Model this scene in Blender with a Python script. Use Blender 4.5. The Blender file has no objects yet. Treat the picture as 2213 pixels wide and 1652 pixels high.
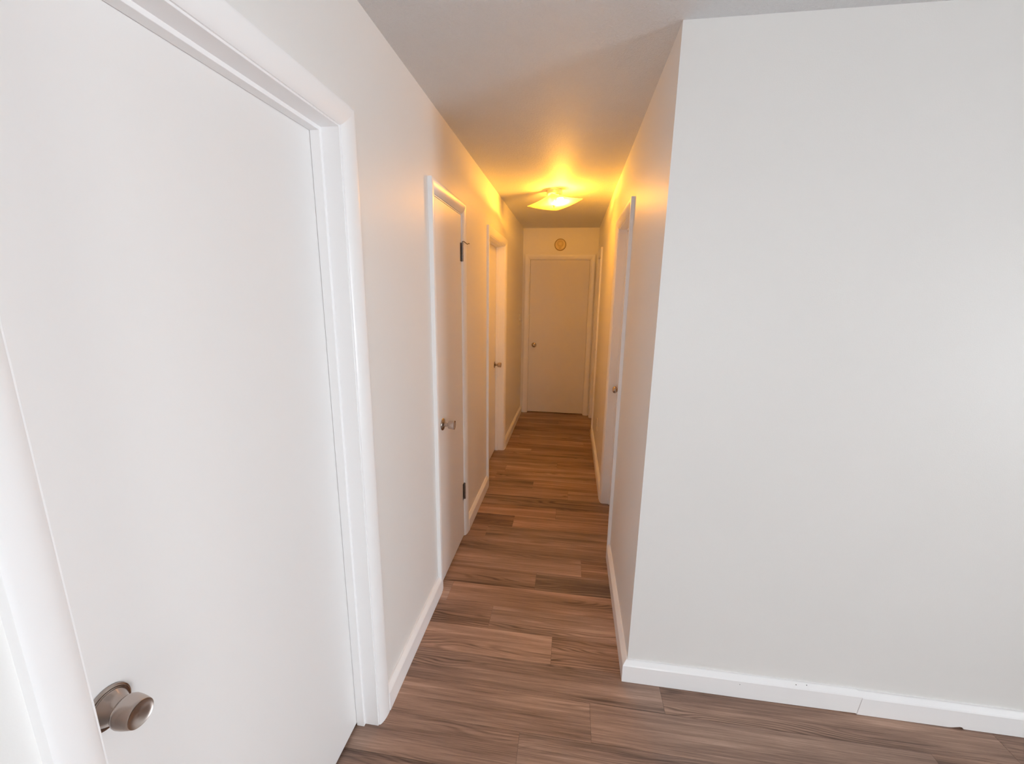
import bpy, bmesh, math, random
from mathutils import Vector, Matrix
random.seed(7)
S = bpy.context.scene
COL = S.collection

# ------------------------------------------------------------------ measurements (metres)
LX = -0.6576          # hall left wall face
RX = 0.2992           # hall right wall face
K = 1.5233            # wall facing the camera
B = 5.509             # hall end wall
C = 2.44              # ceiling
ZI, ZO = 2.059, 2.1176
CW = ZO - ZI          # casing width
TH = 0.1164           # wall thickness
DD = 0.0814           # recess of the doors that open away from the hall
XR, YR = 5.2, -3.6    # the living room behind and beside the camera
XO, YE = -1.7, 6.6    # outer shell behind the closed doors

# ------------------------------------------------------------------ materials
def new_mat(name):
    m = bpy.data.materials.new(name); m.use_nodes = True
    nt = m.node_tree
    return m, nt, nt.nodes['Principled BSDF']

def nd(nt, t, **kw):
    n = nt.nodes.new(t)
    for k, v in kw.items():
        if k == 'ins':
            for i, val in v.items(): n.inputs[i].default_value = val
        else: setattr(n, k, v)
    return n

def paint(name, col, rough=0.5, bump=0.0, scale=220, spec=0.5, mottled=0.02, detail=2.0, coat=0.0):
    m, nt, b = new_mat(name)
    tc = nd(nt, 'ShaderNodeTexCoord')
    nz = nd(nt, 'ShaderNodeTexNoise', ins={'Scale': 1.7, 'Detail': 3.0})
    nt.links.new(tc.outputs['Object'], nz.inputs['Vector'])
    mx = nd(nt, 'ShaderNodeMix', data_type='RGBA')
    mx.inputs['A'].default_value = (*[c * (1 - mottled) for c in col], 1)
    mx.inputs['B'].default_value = (*[min(1, c * (1 + mottled)) for c in col], 1)
    nt.links.new(nz.outputs['Fac'], mx.inputs['Factor'])
    nt.links.new(mx.outputs['Result'], b.inputs['Base Color'])
    b.inputs['Roughness'].default_value = rough
    b.inputs['Specular IOR Level'].default_value = spec
    if bump:
        n2 = nd(nt, 'ShaderNodeTexNoise', ins={'Scale': scale, 'Detail': detail, 'Roughness': 0.55})
        nt.links.new(tc.outputs['Object'], n2.inputs['Vector'])
        bp = nd(nt, 'ShaderNodeBump', ins={'Strength': bump, 'Distance': 0.002})
        nt.links.new(n2.outputs['Fac'], bp.inputs['Height'])
        nt.links.new(bp.outputs['Normal'], b.inputs['Normal'])
    return m

def metal(name, col, rough, aniso=0.0):
    m, nt, b = new_mat(name)
    tc = nd(nt, 'ShaderNodeTexCoord')
    nz = nd(nt, 'ShaderNodeTexNoise', ins={'Scale': 25.0, 'Detail': 1.0})
    nt.links.new(tc.outputs['Object'], nz.inputs['Vector'])
    mr = nd(nt, 'ShaderNodeMapRange', ins={'To Min': rough * 0.93, 'To Max': rough * 1.07})
    nt.links.new(nz.outputs['Fac'], mr.inputs['Value'])
    nt.links.new(mr.outputs['Result'], b.inputs['Roughness'])
    b.inputs['Base Color'].default_value = (*col, 1)
    b.inputs['Metallic'].default_value = 1.0
    if aniso:
        b.inputs['Anisotropic'].default_value = aniso
        tg = nd(nt, 'ShaderNodeTangent', direction_type='RADIAL', axis='Z')
        nt.links.new(tg.outputs['Tangent'], b.inputs['Tangent'])
    return m

def ceiling_mat():
    m, nt, b = new_mat('textured_ceiling_paint')
    tc = nd(nt, 'ShaderNodeTexCoord')
    n1 = nd(nt, 'ShaderNodeTexNoise', ins={'Scale': 105.0, 'Detail': 3.0, 'Roughness': 0.6, 'Distortion': 0.8})
    n2 = nd(nt, 'ShaderNodeTexNoise', ins={'Scale': 9.0, 'Detail': 2.0})
    n3 = nd(nt, 'ShaderNodeTexVoronoi', ins={'Scale': 85.0})
    for n in (n1, n2, n3): nt.links.new(tc.outputs['Object'], n.inputs['Vector'])
    r1 = nd(nt, 'ShaderNodeMapRange', ins={'From Min': 0.46, 'From Max': 0.62})
    nt.links.new(n1.outputs['Fac'], r1.inputs['Value'])
    ad = nd(nt, 'ShaderNodeMath', operation='MULTIPLY_ADD', ins={1: 0.35})
    nt.links.new(n3.outputs['Distance'], ad.inputs[0])
    nt.links.new(r1.outputs['Result'], ad.inputs[2])
    bp = nd(nt, 'ShaderNodeBump', ins={'Strength': 0.6, 'Distance': 0.0020})
    nt.links.new(ad.outputs[0], bp.inputs['Height'])
    nt.links.new(bp.outputs['Normal'], b.inputs['Normal'])
    mx = nd(nt, 'ShaderNodeMix', data_type='RGBA')
    mx.inputs['A'].default_value = (0.745, 0.76, 0.775, 1)
    mx.inputs['B'].default_value = (0.775, 0.79, 0.805, 1)
    nt.links.new(n2.outputs['Fac'], mx.inputs['Factor'])
    nt.links.new(mx.outputs['Result'], b.inputs['Base Color'])
    b.inputs['Roughness'].default_value = 0.6
    b.inputs['Specular IOR Level'].default_value = 0.35
    return m

def wood_mat():
    m, nt, b = new_mat('wood_plank_flooring')
    L = nt.links.new
    uv = nd(nt, 'ShaderNodeUVMap', uv_map='grain')
    att = nd(nt, 'ShaderNodeAttribute', attribute_name='tone')
    sep = nd(nt, 'ShaderNodeSeparateColor'); L(att.outputs['Color'], sep.inputs['Color'])
    def mapped(sx, sy):
        mp = nd(nt, 'ShaderNodeMapping'); mp.inputs['Scale'].default_value = (sx, sy, 1)
        L(uv.outputs['UV'], mp.inputs['Vector']); return mp.outputs['Vector']
    def noise(sx, sy, detail=3.0, rough=0.55, dist=0.0):
        n = nd(nt, 'ShaderNodeTexNoise', ins={'Scale': 1.0, 'Detail': detail, 'Roughness': rough, 'Distortion': dist})
        L(mapped(sx, sy), n.inputs['Vector']); return n.outputs['Fac']
    def math_(op, a, bb, c=None):
        n = nd(nt, 'ShaderNodeMath', operation=op)
        for i, v in enumerate((a, bb, c)):
            if v is None: continue
            if isinstance(v, (int, float)): n.inputs[i].default_value = v
            else: L(v, n.inputs[i])
        return n.outputs[0]
    def rng(v, a, bb, c=0.0, d=1.0):
        n = nd(nt, 'ShaderNodeMapRange', ins={'From Min': a, 'From Max': bb, 'To Min': c, 'To Max': d})
        L(v, n.inputs['Value']); return n.outputs['Result']
    broad = noise(1.1, 17, 3.0, 0.6, 0.4)
    streak = noise(1.5, 90, 5.0, 0.65, 0.2)
    fibre = noise(6, 340, 4.0, 0.65)
    pores = noise(30, 900, 2.0, 0.5)
    warp = noise(1.15, 8.5, 2.0, 0.45, 0.35)
    sx = nd(nt, 'ShaderNodeSeparateXYZ'); L(uv.outputs['UV'], sx.inputs['Vector'])
    ph = math_('MULTIPLY_ADD', warp, 95.0, math_('MULTIPLY', sx.outputs['Y'], 420.0))
    rings = math_('SINE', ph, 0.0)
    rings = rng(rings, -1.0, 1.0)
    rings = math_('POWER', rings, 2.2)
    mask = rng(noise(1.0, 9, 2.0), 0.50, 0.66)
    cath = math_('MULTIPLY', rings, mask)
    # value along the dark - light range
    v = math_('MULTIPLY', rng(broad, 0.3, 0.7), 0.44)
    v = math_('MULTIPLY_ADD', rng(streak, 0.3, 0.7), 0.27, v)
    v = math_('MULTIPLY_ADD', rng(fibre, 0.3, 0.7), 0.28, v)
    v = math_('ADD', v, math_('MULTIPLY_ADD', sep.outputs['Red'], 0.62, -0.25))
    v = math_('MULTIPLY_ADD', cath, -0.34, v)
    v = math_('MULTIPLY_ADD', rng(pores, 0.60, 0.74), -0.16, v)
    cr = nd(nt, 'ShaderNodeValToRGB')
    e = cr.color_ramp.elements
    e[0].position = 0.0; e[0].color = (0.085, 0.047, 0.033, 1)
    e[1].position = 1.0; e[1].color = (0.56, 0.36, 0.26, 1)
    for p, c in ((0.28, (0.165, 0.096, 0.068, 1)), (0.5, (0.265, 0.158, 0.112, 1)), (0.74, (0.385, 0.236, 0.168, 1))):
        q = e.new(p); q.color = c
    v = math_('MULTIPLY_ADD', v, 1.18, -0.06)
    L(v, cr.inputs['Fac'])
    gm = nd(nt, 'ShaderNodeMix', data_type='RGBA')       # some planks lean grey
    hs = nd(nt, 'ShaderNodeHueSaturation', ins={'Saturation': 0.72})
    L(cr.outputs['Color'], hs.inputs['Color'])
    L(sep.outputs['Green'], gm.inputs['Factor'])
    L(cr.outputs['Color'], gm.inputs['A']); L(hs.outputs['Color'], gm.inputs['B'])
    L(gm.outputs['Result'], b.inputs['Base Color'])
    L(rng(fibre, 0.3, 0.7, 0.40, 0.52), b.inputs['Roughness'])
    bp = nd(nt, 'ShaderNodeBump', ins={'Strength': 0.25, 'Distance': 0.0006})
    L(math_('MULTIPLY_ADD', streak, 0.6, fibre), bp.inputs['Height'])
    L(bp.outputs['Normal'], b.inputs['Normal'])
    b.inputs['Specular IOR Level'].default_value = 0.4
    return m

M = {
    'wall': paint('wall_paint', (0.81, 0.797, 0.78), 0.42, 0.10, 260, 0.45),
    'trim': paint('gloss_white_trim_paint', (0.925, 0.92, 0.925), 0.3, 0.03, 40, 0.5, 0.01),
    'door': paint('white_door_paint', (0.845, 0.832, 0.825), 0.38, 0.05, 90, 0.5, 0.012),
    'ceil': ceiling_mat(),
    'wood': wood_mat(),
    'sub': paint('dark_plank_gap', (0.03, 0.018, 0.012), 0.9),
    'nickel': metal('satin_nickel', (0.43, 0.365, 0.325), 0.20),
    'nickel_brushed': metal('brushed_nickel', (0.50, 0.435, 0.395), 0.27, 0.7),
    'steel': metal('dull_hinge_steel', (0.30, 0.27, 0.25), 0.42),
    'brass': metal('polished_brass', (0.80, 0.62, 0.34), 0.25),
    'plastic': paint('ivory_plastic', (0.80, 0.76, 0.66), 0.35, 0, 0, 0.5, 0.01),
    'ivory': paint('yellowed_plastic', (0.72, 0.58, 0.33), 0.35, 0, 0, 0.5, 0.01),
    'ivory_dark': paint('yellowed_plastic_rim', (0.30, 0.20, 0.09), 0.4, 0, 0, 0.5, 0.01),
    'ivory_gloss': paint('glossy_yellowed_plastic', (0.74, 0.60, 0.34), 0.12, 0, 0, 0.6, 0.01),
    'dark': paint('dark_slot', (0.03, 0.025, 0.02), 0.7),
    'porcelain': paint('white_lampholder', (0.85, 0.83, 0.78), 0.3),
    'canopy': paint('cream_enamelled_canopy', (0.82, 0.76, 0.60), 0.3),
}

def glass_shade_mat():
    m = bpy.data.materials.new('frosted_shade_glass'); m.use_nodes = True
    nt = m.node_tree; nt.nodes.clear(); L = nt.links.new
    out = nd(nt, 'ShaderNodeOutputMaterial')
    tr = nd(nt, 'ShaderNodeBsdfTransparent'); tr.inputs['Color'].default_value = (1, 0.96, 0.86, 1)
    tl = nd(nt, 'ShaderNodeBsdfTranslucent'); tl.inputs['Color'].default_value = (0.92, 0.86, 0.66, 1)
    df = nd(nt, 'ShaderNodeBsdfDiffuse'); df.inputs['Color'].default_value = (0.85, 0.80, 0.62, 1)
    gl = nd(nt, 'ShaderNodeBsdfGlossy'); gl.inputs['Roughness'].default_value = 0.15
    m1 = nd(nt, 'ShaderNodeMixShader'); m1.inputs[0].default_value = 0.09
    L(tl.outputs[0], m1.inputs[1]); L(df.outputs[0], m1.inputs[2])
    m2 = nd(nt, 'ShaderNodeMixShader'); m2.inputs[0].default_value = 0.5
    L(tr.outputs[0], m2.inputs[1]); L(m1.outputs[0], m2.inputs[2])
    m3 = nd(nt, 'ShaderNodeMixShader'); m3.inputs[0].default_value = 0.05
    L(m2.outputs[0], m3.inputs[1]); L(gl.outputs[0], m3.inputs[2])
    L(m3.outputs[0], out.inputs['Surface'])
    return m
M['shade'] = glass_shade_mat()

LAMP_COL = (1.0, 0.43, 0.038)
LAMP_STRENGTH = 2650.0
def bulb_mat(lit):
    m, nt, b = new_mat('lit_bulb_glass' if lit else 'unlit_bulb_glass')
    b.inputs['Base Color'].default_value = (0.9, 0.88, 0.82, 1)
    b.inputs['Roughness'].default_value = 0.25
    if lit:
        b.inputs['Emission Color'].default_value = (*LAMP_COL, 1)
        b.inputs['Emission Strength'].default_value = LAMP_STRENGTH
    return m
M['bulb_on'] = bulb_mat(True); M['bulb_off'] = bulb_mat(False)

# ------------------------------------------------------------------ mesh helpers
def finish(name, bm, m, parent=None, smooth=False, loc=None):
    bmesh.ops.recalc_face_normals(bm, faces=bm.faces[:])
    me = bpy.data.meshes.new(name); bm.to_mesh(me); bm.free()
    me.materials.append(m)
    if smooth:
        me.polygons.foreach_set('use_smooth', [True] * len(me.polygons))
        try: me.set_sharp_from_angle(angle=math.radians(38))
        except Exception: pass
    o = bpy.data.objects.new(name, me); COL.objects.link(o)
    if parent is not None: o.parent = parent
    if loc is not None: o.location = loc
    return o

def tag(o, label=None, cat=None, kind=None, group=None):
    if label: o['label'] = label
    if cat: o['category'] = cat
    if kind: o['kind'] = kind
    if group: o['group'] = group
    return o

def empty(name, loc=(0, 0, 0)):
    o = bpy.data.objects.new(name, None); COL.objects.link(o); o.location = loc
    o.empty_display_size = 0.1
    return o

def box(bm, lo, hi, bevel=0.0):
    lo, hi = [min(a, b) for a, b in zip(lo, hi)], [max(a, b) for a, b in zip(lo, hi)]
    vs = [bm.verts.new((x, y, z)) for x in (lo[0], hi[0]) for y in (lo[1], hi[1]) for z in (lo[2], hi[2])]
    fs = [bm.faces.new([vs[i] for i in f]) for f in ((0, 1, 3, 2), (4, 6, 7, 5), (0, 4, 5, 1), (2, 3, 7, 6), (0, 2, 6, 4), (1, 5, 7, 3))]
    if bevel:
        es = list({e for f in fs for e in f.edges})
        bmesh.ops.recalc_face_normals(bm, faces=fs)
        bmesh.ops.bevel(bm, geom=es, offset=bevel, segments=2, affect='EDGES', profile=0.5)

def lathe(bm, prof, axis_map, n=40):
    """prof: (distance along the axis, radius); axis_map(h, x, y) -> world point"""
    rings = []
    for h, r in prof:
        if r < 1e-6: rings.append([bm.verts.new(axis_map(h, 0, 0))])
        else: rings.append([bm.verts.new(axis_map(h, r * math.cos(2 * math.pi * i / n), r * math.sin(2 * math.pi * i / n))) for i in range(n)])
    for a, c in zip(rings, rings[1:]):
        for i in range(n):
            j = (i + 1) % n
            if len(a) == 1 and len(c) == 1: continue
            if len(a) == 1: bm.faces.new((a[0], c[i], c[j]))
            elif len(c) == 1: bm.faces.new((a[i], a[j], c[0]))
            else: bm.faces.new((a[i], a[j], c[j], c[i]))
    for r, rev in ((rings[0], True), (rings[-1], False)):
        if len(r) > 1: bm.faces.new(r[::-1] if rev else r)

def tube(bm, pts, rad, n=10):
    pts = [Vector(p) for p in pts]; rings = []
    for i, p in enumerate(pts):
        d = (pts[min(i + 1, len(pts) - 1)] - pts[max(i - 1, 0)]).normalized()
        a = d.orthogonal().normalized() if i == 0 else (prev - d * prev.dot(d)).normalized()
        prev = a; c = d.cross(a)
        rings.append([bm.verts.new(p + (a * math.cos(2 * math.pi * k / n) + c * math.sin(2 * math.pi * k / n)) * rad) for k in range(n)])
    for r, s in zip(rings, rings[1:]):
        for k in range(n): bm.faces.new((r[k], r[(k + 1) % n], s[(k + 1) % n], s[k]))
    bm.faces.new(rings[0][::-1]); bm.faces.new(rings[-1])

def sweep(bm, sections):
    """sections: equal-length lists of points, joined in order, ends capped"""
    rs = [[bm.verts.new(p) for p in s] for s in sections]; n = len(rs[0])
    for r, s in zip(rs, rs[1:]):
        for k in range(n): bm.faces.new((r[k], r[(k + 1) % n], s[(k + 1) % n], s[k]))
    bm.faces.new(rs[0][::-1]); bm.faces.new(rs[-1])

# wall frames: (a along the wall, z, p out of the wall into the hall) -> world
left_map = lambda a, z, p: (LX + p, a, z)
right_map = lambda a, z, p: (RX - p, a, z)
end_map = lambda a, z, p: (a, B - p, z)

def pbox(bm, fm, a0, a1, z0, z1, p0, p1, bevel=0.0):
    box(bm, fm(a0, z0, p0), fm(a1, z1, p1), bevel)

# ------------------------------------------------------------------ floor
SEAM0, PW, PL = 1.233, 0.1525, 1.219
JOINTS = {-1: -0.125, 0: 0.14, 1: 0.433, 2: -0.025, 3: -0.342, 4: 0.62, 5: -0.139, 6: 0.123, 7: 0.45, 8: -0.52, 9: -0.352,
          10: -0.053, 11: 0.5, 12: 0.033, 13: -0.267, 14: 0.6, 15: -0.555, 16: -0.076, 17: 0.4, 18: -0.362, 19: 0.7, 25: -0.11}
# how light a plank is (0 dark, 1 light), left and right of the joint above
TONES = {-1: (0.50, 0.40), 0: (0.55, 0.55), 1: (0.46, 0.50), 2: (0.78, 0.50), 3: (0.42, 0.66), 4: (0.60, 0.6), 5: (0.55, 0.18),
         6: (0.62, 0.42), 7: (0.45, 0.4), 8: (0.5, 0.46), 9: (0.14, 0.60), 10: (0.62, 0.40), 11: (0.22, 0.2), 12: (0.48, 0.50),
         13: (0.34, 0.55), 14: (0.45, 0.5), 15: (0.40, 0.55), 16: (0.55, 0.26), 17: (0.36, 0.4), 18: (0.62, 0.46), 19: (0.3, 0.3)}
def make_floor():
    bm = bmesh.new()
    uvl = bm.loops.layers.uv.new('grain')
    tl = bm.loops.layers.float_color.new('tone')
    g = 0.0004
    r0 = math.floor((YR - SEAM0) / PW); r1 = math.ceil((YE - SEAM0) / PW)
    for r in range(r0, r1):
        y0, y1 = max(YR, SEAM0 + r * PW), min(YE, SEAM0 + (r + 1) * PW)
        j = JOINTS.get(r, random.uniform(-PL / 2, PL / 2))
        cuts = [j + k * PL for k in range(-5, 6)]
        cuts = [XO - 0.1] + [c for c in cuts if XO - 0.1 < c < XR + 0.1] + [XR + 0.1]
        for x0, x1 in zip(cuts, cuts[1:]):
            t = random.uniform(0.25, 0.7)
            if r in TONES and abs(x1 - j) < 1e-6: t = TONES[r][0]
            if r in TONES and abs(x0 - j) < 1e-6: t = TONES[r][1]
            gr = random.uniform(0.0, 0.8); ou, ov = random.uniform(0, 90), random.uniform(0, 90)
            # top with a tiny arris and short sides
            top = [(x0 + g, y0 + g), (x1 - g, y0 + g), (x1 - g, y1 - g), (x0 + g, y1 - g)]
            vt = [bm.verts.new((x, y, 0.0)) for x, y in top]
            vb = [bm.verts.new((x, y, -0.004)) for x, y in top]
            fs = [bm.faces.new(vt)] + [bm.faces.new((vt[i], vb[i], vb[(i + 1) % 4], vt[(i + 1) % 4])) for i in range(4)]
            for f in fs:
                for l in f.loops:
                    l[uvl].uv = (l.vert.co.x - x0 + ou, l.vert.co.y - y0 + ov)
                    l[tl] = (t, gr, 0, 1)
    me = bpy.data.meshes.new('floor'); bm.to_mesh(me); bm.free()
    me.materials.append(M['wood'])
    o = bpy.data.objects.new('floor', me); COL.objects.link(o)
    return tag(o, 'brown wood plank floor with boards running across the hall', 'floor', 'structure')
FLOOR = make_floor()
bm = bmesh.new(); box(bm, (XO - 0.1, YR, -0.06), (XR + 0.1, YE, -0.0035))
finish('subfloor', bm, M['sub'], FLOOR)

bm = bmesh.new(); box(bm, (XO - 0.1, YR - 0.1, C), (XR + 0.1, YE + 0.1, C + 0.15))
tag(finish('ceiling', bm, M['ceil']), 'textured pale ceiling over the hall and room', 'ceiling', 'structure')

# ------------------------------------------------------------------ doorways: casing inner edges along each wall
RV = 0.005     # reveal between jamb face and casing
N0, N1 = 0.3885, 1.1749      # near left door
D0, D1 = 1.9527, 2.4495      # closet door
E0, E1 = 3.2461, 4.0338      # third left door
R0, R1 = 2.4162, 3.0571      # right door
Q0, Q1 = 4.735, 5.395        # far right door
H0, H1 = -0.5652, 0.2096     # hall end door
JT = 0.019

def wall_with_doors(name, fm, a0, a1, doors, label, mat='wall'):
    """a solid wall of thickness TH with rough openings for the doors"""
    bm = bmesh.new(); cur = a0
    for d0, d1 in doors:
        o0, o1 = d0 + RV - JT, d1 - RV + JT
        pbox(bm, fm, cur, o0, 0, C, -TH, 0)
        pbox(bm, fm, o0, o1, ZI - RV + JT, C, -TH, 0)
        cur = o1
    pbox(bm, fm, cur, a1, 0, C, -TH, 0)
    bmesh.ops.remove_doubles(bm, verts=bm.verts[:], dist=1e-5)
    # drop the faces shared by neighbouring blocks so that the paint runs on unbroken
    seen = {}
    for f in bm.faces:
        seen.setdefault(tuple(round(c, 4) for c in f.calc_center_median()) + (round(f.calc_area(), 5),), []).append(f)
    bmesh.ops.delete(bm, geom=[f for v in seen.values() if len(v) > 1 for f in v], context='FACES')
    if name == 'wall_right':                      # mitred against the facing wall
        for v in bm.verts:
            if abs(v.co.y - K) < 1e-4 and v.co.x > RX + TH / 2: v.co.y = K + TH
        bmesh.ops.delete(bm, geom=[f for f in bm.faces if all(abs((v.co.y - K) - (v.co.x - RX)) < 1e-4 for v in f.verts)], context='FACES')
    return tag(finish(name, bm, M[mat]), label, 'wall', 'structure')

wall_with_doors('wall_left', left_map, YR, B + TH, [(N0, N1), (D0, D1), (E0, E1)], 'long white wall on the left with three doors')
wall_with_doors('wall_right', right_map, K, B + TH, [(R0, R1), (Q0, Q1)], 'white hall wall on the right with two doorways')
wall_with_doors('wall_end', end_map, LX, RX, [(H0, H1)], 'short wall closing the far end of the hall')
bm = bmesh.new()
lo_, hi_ = [[bm.verts.new((x, y, z)) for x, y in ((RX, K), (XR, K), (XR, K + TH), (RX + TH, K + TH))] for z in (0, C)]
for q in ((0, 1), (1, 2), (2, 3)): bm.faces.new((lo_[q[0]], lo_[q[1]], hi_[q[1]], hi_[q[0]]))
bm.faces.new(lo_); bm.faces.new(hi_)
tag(finish('wall_front', bm, M['wall']), 'wide blank white wall filling the right half of the photo', 'wall', 'structure')

# the rest of the room, behind and beside the camera, with its window openings
def wall_with_window(name, lo, hi, axis, w, label):
    bm = bmesh.new()
    a0, a1, z0, z1 = w
    def seg(u0, u1, v0, v1):
        l, h = list(lo), list(hi); l[axis], h[axis], l[2], h[2] = u0, u1, v0, v1
        box(bm, l, h)
    seg(lo[axis], a0, 0, C); seg(a1, hi[axis], 0, C); seg(a0, a1, 0, z0) if z0 > 0 else None; seg(a0, a1, z1, C)
    return tag(finish(name, bm, M['wall']), label, 'wall', 'structure')
WIN_R = (-1.85, -0.62, 0.05, 2.05)
WIN_B = (0.75, 2.0, 0.45, 2.15)
wall_with_window('wall_far_right', (XR, YR, 0), (XR + 0.12, YE, C), 1, WIN_R, 'room wall with the patio opening, out of frame')
wall_with_window('wall_rear', (XO, YR - 0.12, 0), (XR, YR, C), 0, WIN_B, 'room wall behind the camera with a wide window')
bm = bmesh.new(); box(bm, (XO - 0.12, YR - 0.12, 0), (XO, YE, C))
tag(finish('wall_outer_left', bm, M['wall']), 'outer wall of the rooms behind the left doors', 'wall', 'structure')
bm = bmesh.new(); box(bm, (XO - 0.12, YE, 0), (XR + 0.12, YE + 0.12, C))
tag(finish('wall_outer_end', bm, M['wall']), 'outer wall of the room behind the end door', 'wall', 'structure')
def window_frame(name, axis, w, at, label):
    bm = bmesh.new(); a0, a1, z0, z1 = w; t = 0.05
    def bar(u0, u1, v0, v1):
        lo = [at + 0.03, at + 0.03, v0]; hi = [at + 0.08, at + 0.08, v1]
        lo[axis], hi[axis] = u0, u1; box(bm, lo, hi)
    bar(a0, a0 + t, z0, z1); bar(a1 - t, a1, z0, z1); bar(a0 + t, a1 - t, z0, z0 + t); bar(a0 + t, a1 - t, z1 - t, z1)
    bar((a0 + a1) / 2 - 0.02, (a0 + a1) / 2 + 0.02, z0 + t, z1 - t)
    return tag(finish(name, bm, M['trim']), label, 'window', 'structure')
window_frame('window_1', 1, WIN_R, XR, 'white framed patio door in the right room wall, out of frame')
window_frame('window_2', 0, WIN_B, YR - 0.12, 'white framed window behind the camera')

# ------------------------------------------------------------------ door trim
PROF = [(0, 0), (0, 0.0045), (0.003, 0.0075), (0.009, 0.0110), (0.018, 0.0144), (0.030, 0.0172), (0.042, 0.0185),
        (0.050, 0.0188), (0.0555, 0.0185), (0.0580, 0.0176), (CW, 0.0160), (CW, 0)]
def door_trim(name, fm, d0, d1, label, stop=None, jamb_depth=TH):
    """casing, jamb and stop round one doorway; stop = (p0, p1)"""
    root = empty(name, fm((d0 + d1) / 2, 0, 0)); inv = Matrix.Translation(root.location).inverted()
    tag(root, label, 'door trim', 'structure')
    def put(nm, bm, smooth=False):
        bmesh.ops.transform(bm, matrix=inv, verts=bm.verts[:]); finish(nm, bm, M['trim'], root, smooth)
    for sgn, edge in ((-1, d0), (1, d1)):
        bm = bmesh.new()
        sweep(bm, [[fm(edge + sgn * s, 0.0005, h) for s, h in PROF], [fm(edge + sgn * s, ZI + s, h) for s, h in PROF]])
        put('side_casing', bm, True)
    bm = bmesh.new()
    sweep(bm, [[fm(d0 - s, ZI + s, h) for s, h in PROF], [fm(d1 + s, ZI + s, h) for s, h in PROF]])
    put('head_casing', bm, True)
    a0, a1, zt = d0 + RV, d1 - RV, ZI - RV
    for s, e in ((-1, a0), (1, a1)):
        bm = bmesh.new(); pbox(bm, fm, e, e + s * JT, 0.0005, zt + JT, -jamb_depth, 0.0006, 0.0008); put('side_jamb', bm)
    bm = bmesh.new(); pbox(bm, fm, a0, a1, zt, zt + JT, -jamb_depth, 0.0006, 0.0008); put('head_jamb', bm)
    if stop:
        for s, e in ((1, a0), (-1, a1)):
            bm = bmesh.new(); pbox(bm, fm, e, e + s * 0.011, 0.0008, zt, *stop, 0.0012); put('door_stop', bm)
        bm = bmesh.new(); pbox(bm, fm, a0 + 0.011, a1 - 0.011, zt - 0.011, zt, *stop, 0.0012); put('door_stop', bm)
    return root
ST = (-DD + 0.0012, -0.051)
door_trim('trim_1', left_map, N0, N1, 'white trim round the large nearest door on the left', ST)
door_trim('trim_2', left_map, D0, D1, 'white trim round the narrow closet door with two hinges', (-0.06, -0.038))
door_trim('trim_3', left_map, E0, E1, 'white trim round the farther of the two hall doors on the left', ST)
door_trim('trim_4', right_map, R0, R1, 'white trim round the nearer doorway in the right hall wall', ST)
door_trim('trim_5', right_map, Q0, Q1, 'white trim round the doorway at the far right corner of the hall', ST)
door_trim('trim_6', end_map, H0, H1, 'white trim round the door facing the camera at the end', (-0.085, -0.0642))

# ------------------------------------------------------------------ doors
ROSETTE = [(0, 0.0368), (0.0030, 0.0374), (0.0050, 0.0368), (0.0060, 0.0350), (0.0062, 0.0336), (0.0054, 0.0330), (0.0054, 0.0325),
           (0.0070, 0.0319), (0.0073, 0.0311), (0.0066, 0.0306), (0.0066, 0.0302), (0.0082, 0.0295), (0.0105, 0.0284), (0.0145, 0.0260), (0.020, 0.0234), (0.025, 0.0218), (0.031, 0.0208), (0.033, 0.0)]
KNOB = [(0.026, 0.0), (0.026, 0.0185), (0.0300, 0.0190), (0.0318, 0.0212), (0.0340, 0.0238), (0.0375, 0.0258), (0.042, 0.0266),
        (0.050, 0.0260), (0.060, 0.0243), (0.0672, 0.0226), (0.0679, 0.0221), (0.0674, 0.0215), (0.0654, 0.0150), (0.0639, 0.0080), (0.0634, 0.0030), (0.0633, 0.0)]
BARREL = [(0.020, 0.0), (0.020, 0.0100), (0.030, 0.0100), (0.033, 0.0175), (0.035, 0.0208), (0.038, 0.0218), (0.048, 0.0226), (0.060, 0.0236),
          (0.0668, 0.0240), (0.0676, 0.0232), (0.0662, 0.0215), (0.0625, 0.0150), (0.0605, 0.0070), (0.060, 0.0)]
DOME = [(0.020, 0.0), (0.020, 0.0120), (0.028, 0.0125), (0.033, 0.0190), (0.040, 0.0245), (0.047, 0.0255), (0.054, 0.0235), (0.060, 0.0180), (0.0635, 0.0100), (0.0645, 0.0)]
FLATROS = [(0, 0.0325), (0.002, 0.0325), (0.0045, 0.0315), (0.0065, 0.0290), (0.009, 0.0180), (0.013, 0.0120), (0.022, 0.0110), (0.023, 0.0)]

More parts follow.
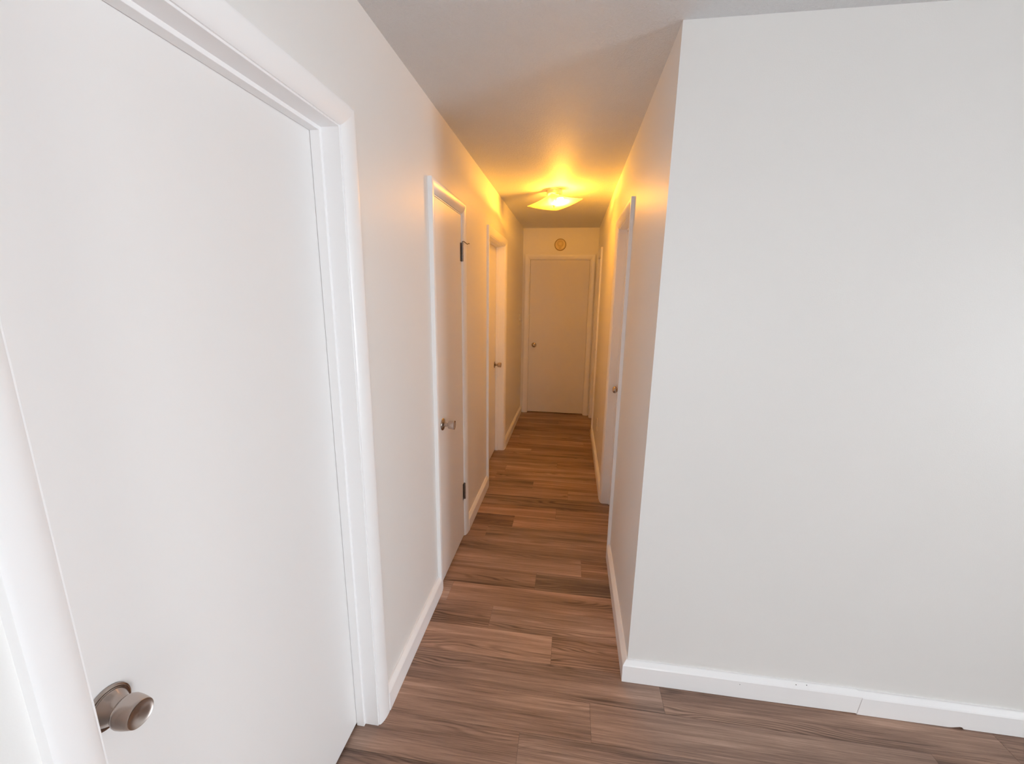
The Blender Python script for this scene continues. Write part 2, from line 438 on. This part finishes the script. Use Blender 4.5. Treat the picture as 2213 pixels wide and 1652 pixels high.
def door(name, fm, d0, d1, p_face, label, knob_a=None, knob_z=0.92, style='knob', gap=0.003, under=0.011, scale=1.0):
    a0, a1, zt = d0 + RV + gap, d1 - RV - gap, ZI - RV - gap
    bm = bmesh.new(); pbox(bm, fm, a0, a1, under, zt, p_face - 0.034, p_face, 0.0012)
    base = Vector(fm((a0 + a1) / 2, 0.0, p_face))
    bmesh.ops.translate(bm, verts=bm.verts[:], vec=-base)
    d = tag(finish(name, bm, M['door'], None, False, base), label, 'door', 'structure')
    if knob_a is not None:
        kp, rp = {'knob': ([(h * 0.965, r * 0.965) for h, r in KNOB], [(h, r * 0.945) for h, r in ROSETTE]), 'barrel': (BARREL, FLATROS), 'dome': (DOME, FLATROS)}[style]
        # the lathe is modelled along local Z and turned out of the door
        nrm = Vector(fm(0, 0, 1)) - Vector(fm(0, 0, 0))
        rot = nrm.to_track_quat('Z', 'Y').to_matrix().to_4x4()
        pos = Vector(fm(knob_a, knob_z, p_face)) - base
        loc = lambda h, x, y: (x, y, h)
        bm = bmesh.new(); lathe(bm, [(h * scale, r * scale) for h, r in kp], loc, 56)
        k = finish('door_knob', bm, M['nickel_brushed'], d, True); k.matrix_local = Matrix.Translation(pos) @ rot
        bm = bmesh.new(); lathe(bm, [(h * scale, r * scale) for h, r in rp], loc, 56)
        finish('rosette', bm, M['nickel'], k, True)
    return d

door('door_1', left_map, N0, N1, -DD, 'large white slab door nearest the camera with a big nickel knob', N0 + 0.0680, 0.9243, 'knob')
d2 = door('door_2', left_map, D0, D1, 0.0012, 'narrow white closet door with steel hinges on its right edge', D0 + 0.071, 0.925, 'barrel')
door('door_3', left_map, E0, E1, -DD, 'recessed white door, second beyond the nearest on the left', E1 - 0.068, 0.922, 'barrel')
door('door_4', right_map, R0, R1, -DD, 'recessed white door behind the nearer right trim, only its knob showing', R1 - 0.072, 0.942, 'dome')
door('door_5', right_map, Q0, Q1, -DD, 'recessed white door at the far right corner, seen edge on', Q1 - 0.068, 0.93, 'dome')
door('door_6', end_map, H0, H1, -0.026, 'white slab door facing the camera at the end of the hall', H0 + 0.077, 0.944, 'dome', 0.0018)

# steel hinges of the closet door
for zc in (1.846, 0.332):
    hl = 0.104 if zc > 1 else 0.112
    bm = bmesh.new()
    ya = D1 - RV - 0.0012
    for k in range(5):                                   # five knuckles
        z0 = zc - hl / 2 + k * hl / 5
        lathe(bm, [(z0 + 0.0005, 0.0), (z0 + 0.0005, 0.0060), (z0 + 0.001, 0.0066), (z0 + hl / 5 - 0.001, 0.0066), (z0 + hl / 5 - 0.0005, 0.0060), (z0 + hl / 5 - 0.0005, 0.0)],
              lambda h, x, y: (LX + 0.0075 + x, ya + y, h), 16)
    box(bm, (LX - 0.0005, ya - 0.026, zc - hl / 2), (LX + 0.0022, ya - 0.002, zc + hl / 2))
    box(bm, (LX + 0.0002, ya + 0.002, zc - hl / 2), (LX + 0.0040, ya + 0.011, zc + hl / 2))
    bmesh.ops.translate(bm, verts=bm.verts[:], vec=-d2.location)
    h = finish('hinge', bm, M['steel'], d2, True)
    if zc > 1:                                           # bent wire stop on the top hinge pin
        zt = zc + hl / 2
        pts = [(0.0075, 0, zt - 0.004), (0.0075, 0, zt + 0.004), (0.010, 0.004, zt + 0.009), (0.016, 0.012, zt + 0.009), (0.022, 0.022, zt + 0.004),
               (0.027, 0.031, zt - 0.001), (0.031, 0.036, zt - 0.003), (0.034, 0.041, zt + 0.001), (0.039, 0.048, zt + 0.001)]
        bm = bmesh.new(); tube(bm, [Vector((LX + p, ya + q, r)) - d2.location for p, q, r in pts], 0.0028)
        w = finish('hinge_pin_stop', bm, M['steel'], h, True)

# ------------------------------------------------------------------ baseboards
BT, BH, BC = 0.021, 0.100, 0.080
BPROF = [(0, 0.001), (BT, 0.001), (BT, BC), (BT - 0.0025, BC + 0.005), (0.009, BH - 0.003), (0.006, BH), (0, BH)]
def baseboard(name, runs, fm, label):
    bm = bmesh.new()
    for a0, a1 in runs: sweep(bm, [[fm(a0, z, p) for p, z in BPROF], [fm(a1, z, p) for p, z in BPROF]])
    return tag(finish(name, bm, M['trim']), label, 'baseboard', 'structure')
baseboard('baseboard_left_near', [(YR + 0.01, N0 - CW)], left_map, 'white baseboard left of the nearest door, out of frame')
baseboard('baseboard_left', [(N1 + CW, D0 - CW)], left_map, 'white baseboard between the nearest door and the closet door')
baseboard('baseboard_left_middle', [(D1 + CW, E0 - CW)], left_map, 'white baseboard between the closet door and the next door')
baseboard('baseboard_left_far', [(E1 + CW, B - 0.001)], left_map, 'white baseboard at the far end of the left wall')
baseboard('baseboard_right_far', [(R1 + CW, Q0 - CW)], right_map, 'white baseboard between the two right doorways')
# the short run to the corner and the long run along the facing wall, mitred at the corner
bm = bmesh.new(); sweep(bm, [[(RX - p, K - p, z) for p, z in BPROF], [(RX - p, R0 - CW, z) for p, z in BPROF]])
tag(finish('baseboard_right', bm, M['trim']), 'white baseboard in the hall just right of the corner', 'baseboard', 'structure')
front = lambda a, z, p: (a, K - p, z)
XS = 1.186
bm = bmesh.new()
lift = [(p, z + (0.0035 if z < 0.01 else 0.001)) for p, z in BPROF]
sweep(bm, [[(RX - p, K - p, z) for p, z in BPROF], [front(0.75, z, p) for p, z in BPROF], [front(XS + 0.9 * p * (1 if z > 0.02 else 0.6) - 0.012, z, p) for p, z in lift]])
BFL = tag(finish('baseboard_front_left', bm, M['trim']), 'white baseboard along the facing wall, corner side of the joint', 'baseboard', 'structure')
bm = bmesh.new()
for hx, hz, hp in ((0.744, 0.066, BT), (0.955, 0.0935, 0.0142), (0.995, 0.0955, 0.0115)):
    bm = bmesh.new(); lathe(bm, [(-0.001, 0), (-0.001, 0.0016), (0.0006, 0.0013), (0.0006, 0)], lambda h, x, y: (hx + x, K - hp - h, hz + y), 10)
    finish('nail_hole', bm, M['dark'], BFL)
bm = bmesh.new()
big = [(p + (0.0012 if p > 0.001 else 0), z - (0.0018 if z > 0.05 else 0)) for p, z in BPROF]
def notch(zb): return [(p, max(z, zb) if z < 0.01 else z) for p, z in big]
secs = [[front(XS + 0.9 * p * (1 if z > 0.02 else 0.6) - 0.0116, z, p) for p, z in big]]
for x, zb in ((1.505, 0.001), (1.520, 0.003), (1.532, 0.006), (1.543, 0.009), (1.552, 0.008), (1.556, 0.002), (1.562, 0.001), (XR - 0.001, 0.001)):
    secs.append([front(x, z, p) for p, z in notch(zb)])
sweep(bm, secs)
tag(finish('baseboard_front_right', bm, M['trim']), 'white baseboard along the facing wall, right of the joint', 'baseboard', 'structure')

# ------------------------------------------------------------------ ceiling light
LC = Vector((-0.180, 3.565, C))
lamp = tag(empty('ceiling_light', LC), 'flush ceiling light with a bent square frosted glass shade and bare bulb', 'ceiling light')
zmap = lambda h, x, y: (x, y, h)
bm = bmesh.new(); lathe(bm, [(0, 0), (0, 0.060), (-0.004, 0.061), (-0.008, 0.057), (-0.028, 0.055), (-0.034, 0.052), (-0.036, 0.045), (-0.036, 0)], zmap, 48)
finish('canopy', bm, M['canopy'], lamp, True)
bm = bmesh.new(); lathe(bm, [(-0.030, 0), (-0.030, 0.0045), (-0.122, 0.0045), (-0.122, 0)], zmap, 12)
finish('stem', bm, M['brass'], lamp, True)
# the shade: a square of glass, flat in the middle and lifting to its four corners
N, HS, ANG = 28, 0.158, math.radians(-45 - 3.0)
bm = bmesh.new()
def shade_pt(i, j, dz):
    u, v = (2 * i / N - 1), (2 * j / N - 1)
    r = math.hypot(u, v) / math.sqrt(2)
    x, y = u * HS, v * HS
    x, y = x * math.cos(ANG) - y * math.sin(ANG), x * math.sin(ANG) + y * math.cos(ANG)
    return (x + 0.004, y, -0.1235 + 0.0195 * r ** 1.5 + 0.0945 * x - 0.085 * y + dz)      # it hangs a little askew
top = [[bm.verts.new(shade_pt(i, j, 0.0035)) for j in range(N + 1)] for i in range(N + 1)]
for i in range(N):
    for j in range(N): bm.faces.new((top[i][j], top[i + 1][j], top[i + 1][j + 1], top[i][j + 1]))
sh = finish('glass_shade', bm, M['shade'], lamp, True)
so = sh.modifiers.new('thickness', 'SOLIDIFY'); so.thickness = 0.003
bm = bmesh.new(); lathe(bm, [(-0.122, 0), (-0.122, 0.010), (-0.1265, 0.0105), (-0.128, 0.006), (-0.132, 0.0065), (-0.136, 0.004), (-0.138, 0)], zmap, 24)
finish('finial', bm, M['brass'], lamp, True)
ADDED_SHIELD = [(0.0, 0.0), (0.0, 0.0110), (0.010, 0.0120), (0.018, 0.0175), (0.027, 0.0238), (0.034, 0.0263), (0.0355, 0.0264), (0.0360, 0.0)]  # opaque collar added over the bulb's upper half to cut light on the ceiling
GLOBE = [(0.0355, 0.0), (0.0355, 0.0258), (0.042, 0.0254), (0.047, 0.0238), (0.055, 0.0180), (0.060, 0.0100), (0.062, 0.0)]
SOCK = [(0, 0), (0, 0.016), (0.028, 0.018), (0.032, 0.0165), (0.032, 0)]
for sgn, lit in ((1, True), (-1, False)):
    d = Vector((sgn * 0.05, -sgn * 0.035, -0.99)).normalized()
    at = Matrix.Translation(Vector((sgn * 0.046, -sgn * 0.028, -0.009))) @ d.to_track_quat('Z', 'Y').to_matrix().to_4x4()
    bm = bmesh.new(); lathe(bm, SOCK, zmap, 24)
    s = finish('lampholder', bm, M['porcelain'], lamp, True); s.matrix_local = at
    bm = bmesh.new(); lathe(bm, [(h + 0.030, r) for h, r in GLOBE], zmap, 32)
    b = finish('bulb', bm, M['bulb_on' if lit else 'bulb_off'], lamp, True); b.matrix_local = at
    b['label'] = 'lit warm bulb' if lit else 'unlit bulb'
    bm = bmesh.new(); lathe(bm, [(h + 0.030, r) for h, r in ADDED_SHIELD], zmap, 32)
    finish('added_bulb_shield', bm, M['porcelain'], b, True)

# ------------------------------------------------------------------ detector over the end door
det = tag(empty('smoke_detector', (-0.181, B, 2.236)), 'round yellowed plastic detector on the end wall above the door', 'smoke detector')
ymap = lambda h, x, y: (x, -h, y)
bm = bmesh.new(); lathe(bm, [(0, 0), (0, 0.0735), (0.010, 0.0735), (0.013, 0.070), (0.013, 0.0)], ymap, 56)
finish('rim', bm, M['ivory_dark'], det, True)
bm = bmesh.new(); lathe(bm, [(0.011, 0), (0.011, 0.066), (0.019, 0.0655), (0.0215, 0.063), (0.023, 0.056), (0.0235, 0.043), (0.0235, 0)], ymap, 56)
body = finish('cover', bm, M['ivory'], det, True)
bm = bmesh.new(); lathe(bm, [(0.0225, 0), (0.0225, 0.041), (0.0265, 0.0395), (0.028, 0.036), (0.0265, 0.033), (0.026, 0.031), (0.031, 0.026), (0.034, 0.016), (0.035, 0)], lambda h, x, y: (x + 0.002, -h, y + 0.010), 40)
finish('sounder_dome', bm, M['ivory_gloss'], det, True)
bm = bmesh.new()
for k in range(3): box(bm, (-0.019 + k * 0.003, -0.0245, -0.040 - k * 0.0055), (0.019 - k * 0.003, -0.0228, -0.0375 - k * 0.0055))
finish('vent_slots', bm, M['ivory_dark'], body)

# ------------------------------------------------------------------ switch and outlet
sw = tag(empty('light_switch', (LX, 5.235, 1.295)), 'ivory light switch plate at the far end of the left wall', 'light switch')
bm = bmesh.new(); box(bm, (0, -0.035, -0.0625), (0.006, 0.035, 0.0625), 0.0022); finish('switch_plate', bm, M['plastic'], sw)
bm = bmesh.new(); box(bm, (0.0045, -0.005, -0.004), (0.016, 0.005, 0.012), 0.001); finish('toggle', bm, M['plastic'], sw)
for z in (-0.03, 0.03):
    bm = bmesh.new(); lathe(bm, [(0.0055, 0), (0.0055, 0.003), (0.0068, 0.0025), (0.0068, 0)], lambda h, x, y: (h, x, y + z), 12)
    finish('screw', bm, M['steel'], sw, True)
ou = tag(empty('wall_outlet', (RX, 3.99, 0.357)), 'white outlet plate low on the right wall between the doorways', 'outlet')
bm = bmesh.new(); box(bm, (-0.0065, -0.035, -0.0575), (0, 0.035, 0.0575), 0.0022); finish('outlet_plate', bm, M['plastic'], ou)
for z in (-0.0195, 0.0195):
    bm = bmesh.new(); box(bm, (-0.0085, -0.0165, z - 0.014), (-0.005, 0.0165, z + 0.014), 0.0015)
    r = finish('receptacle', bm, M['plastic'], ou)
    bm = bmesh.new()
    for y in (-0.006, 0.006): box(bm, (-0.0088, y - 0.001, z - 0.003), (-0.008, y + 0.001, z + 0.006))
    finish('slots', bm, M['dark'], r)

# ------------------------------------------------------------------ light
w = bpy.data.worlds.new('sky'); S.world = w; w.use_nodes = True
bg = w.node_tree.nodes['Background']; bg.inputs['Color'].default_value = (0.92, 1.0, 1.02, 1); bg.inputs['Strength'].default_value = 6.4
def area(name, loc, rot, sx, sy, power, col, spread=180):
    l = bpy.data.lights.new(name, 'AREA'); l.shape = 'RECTANGLE'; l.size, l.size_y = sx, sy; l.energy = power; l.color = col
    l.spread = math.radians(spread)
    o = bpy.data.objects.new(name, l); COL.objects.link(o); o.location = loc; o.rotation_euler = rot
    return o
area('patio_daylight', (XR + 0.10, (WIN_R[0] + WIN_R[1]) / 2, (WIN_R[2] + WIN_R[3]) / 2), (0, math.radians(90), 0), WIN_R[3] - WIN_R[2], WIN_R[1] - WIN_R[0], 67, (0.90, 0.97, 1.05), 95)
area('rear_window_daylight', ((WIN_B[0] + WIN_B[1]) / 2, YR - 0.10, (WIN_B[2] + WIN_B[3]) / 2), (math.radians(90), 0, 0), WIN_B[1] - WIN_B[0], WIN_B[3] - WIN_B[2], 4, (0.95, 0.97, 1.0))

# ------------------------------------------------------------------ camera
F_PX, YAW, PITCH, ROLL, HC = 887.93, -0.14011, -0.20994, 0.01457, 1.60818
fwd = Vector((math.sin(YAW) * math.cos(PITCH), math.cos(YAW) * math.cos(PITCH), math.sin(PITCH)))
rt = Vector((math.cos(YAW), -math.sin(YAW), 0)); up = rt.cross(fwd)
r2 = rt * math.cos(ROLL) + up * math.sin(ROLL); u2 = -rt * math.sin(ROLL) + up * math.cos(ROLL)
cam = bpy.data.cameras.new('camera'); co = bpy.data.objects.new('camera', cam); COL.objects.link(co)
cam.sensor_fit = 'HORIZONTAL'; cam.sensor_width = 36; cam.lens = F_PX / 2213 * 36; cam.clip_start = 0.01
mw = Matrix((r2, u2, -fwd)).transposed().to_4x4(); mw.translation = (0, 0, HC); co.matrix_world = mw
S.camera = co

S.view_settings.view_transform = 'Standard'; S.view_settings.look = 'None'
S.view_settings.exposure = 0.0; S.view_settings.gamma = 1.0; S.view_settings.use_curve_mapping = False
S.cycles.use_denoising = True
S.cycles.max_bounces = 14; S.cycles.diffuse_bounces = 8; S.cycles.transparent_max_bounces = 12
S.cycles.sample_clamp_indirect = 6.0; S.cycles.caustics_reflective = False; S.cycles.caustics_refractive = False
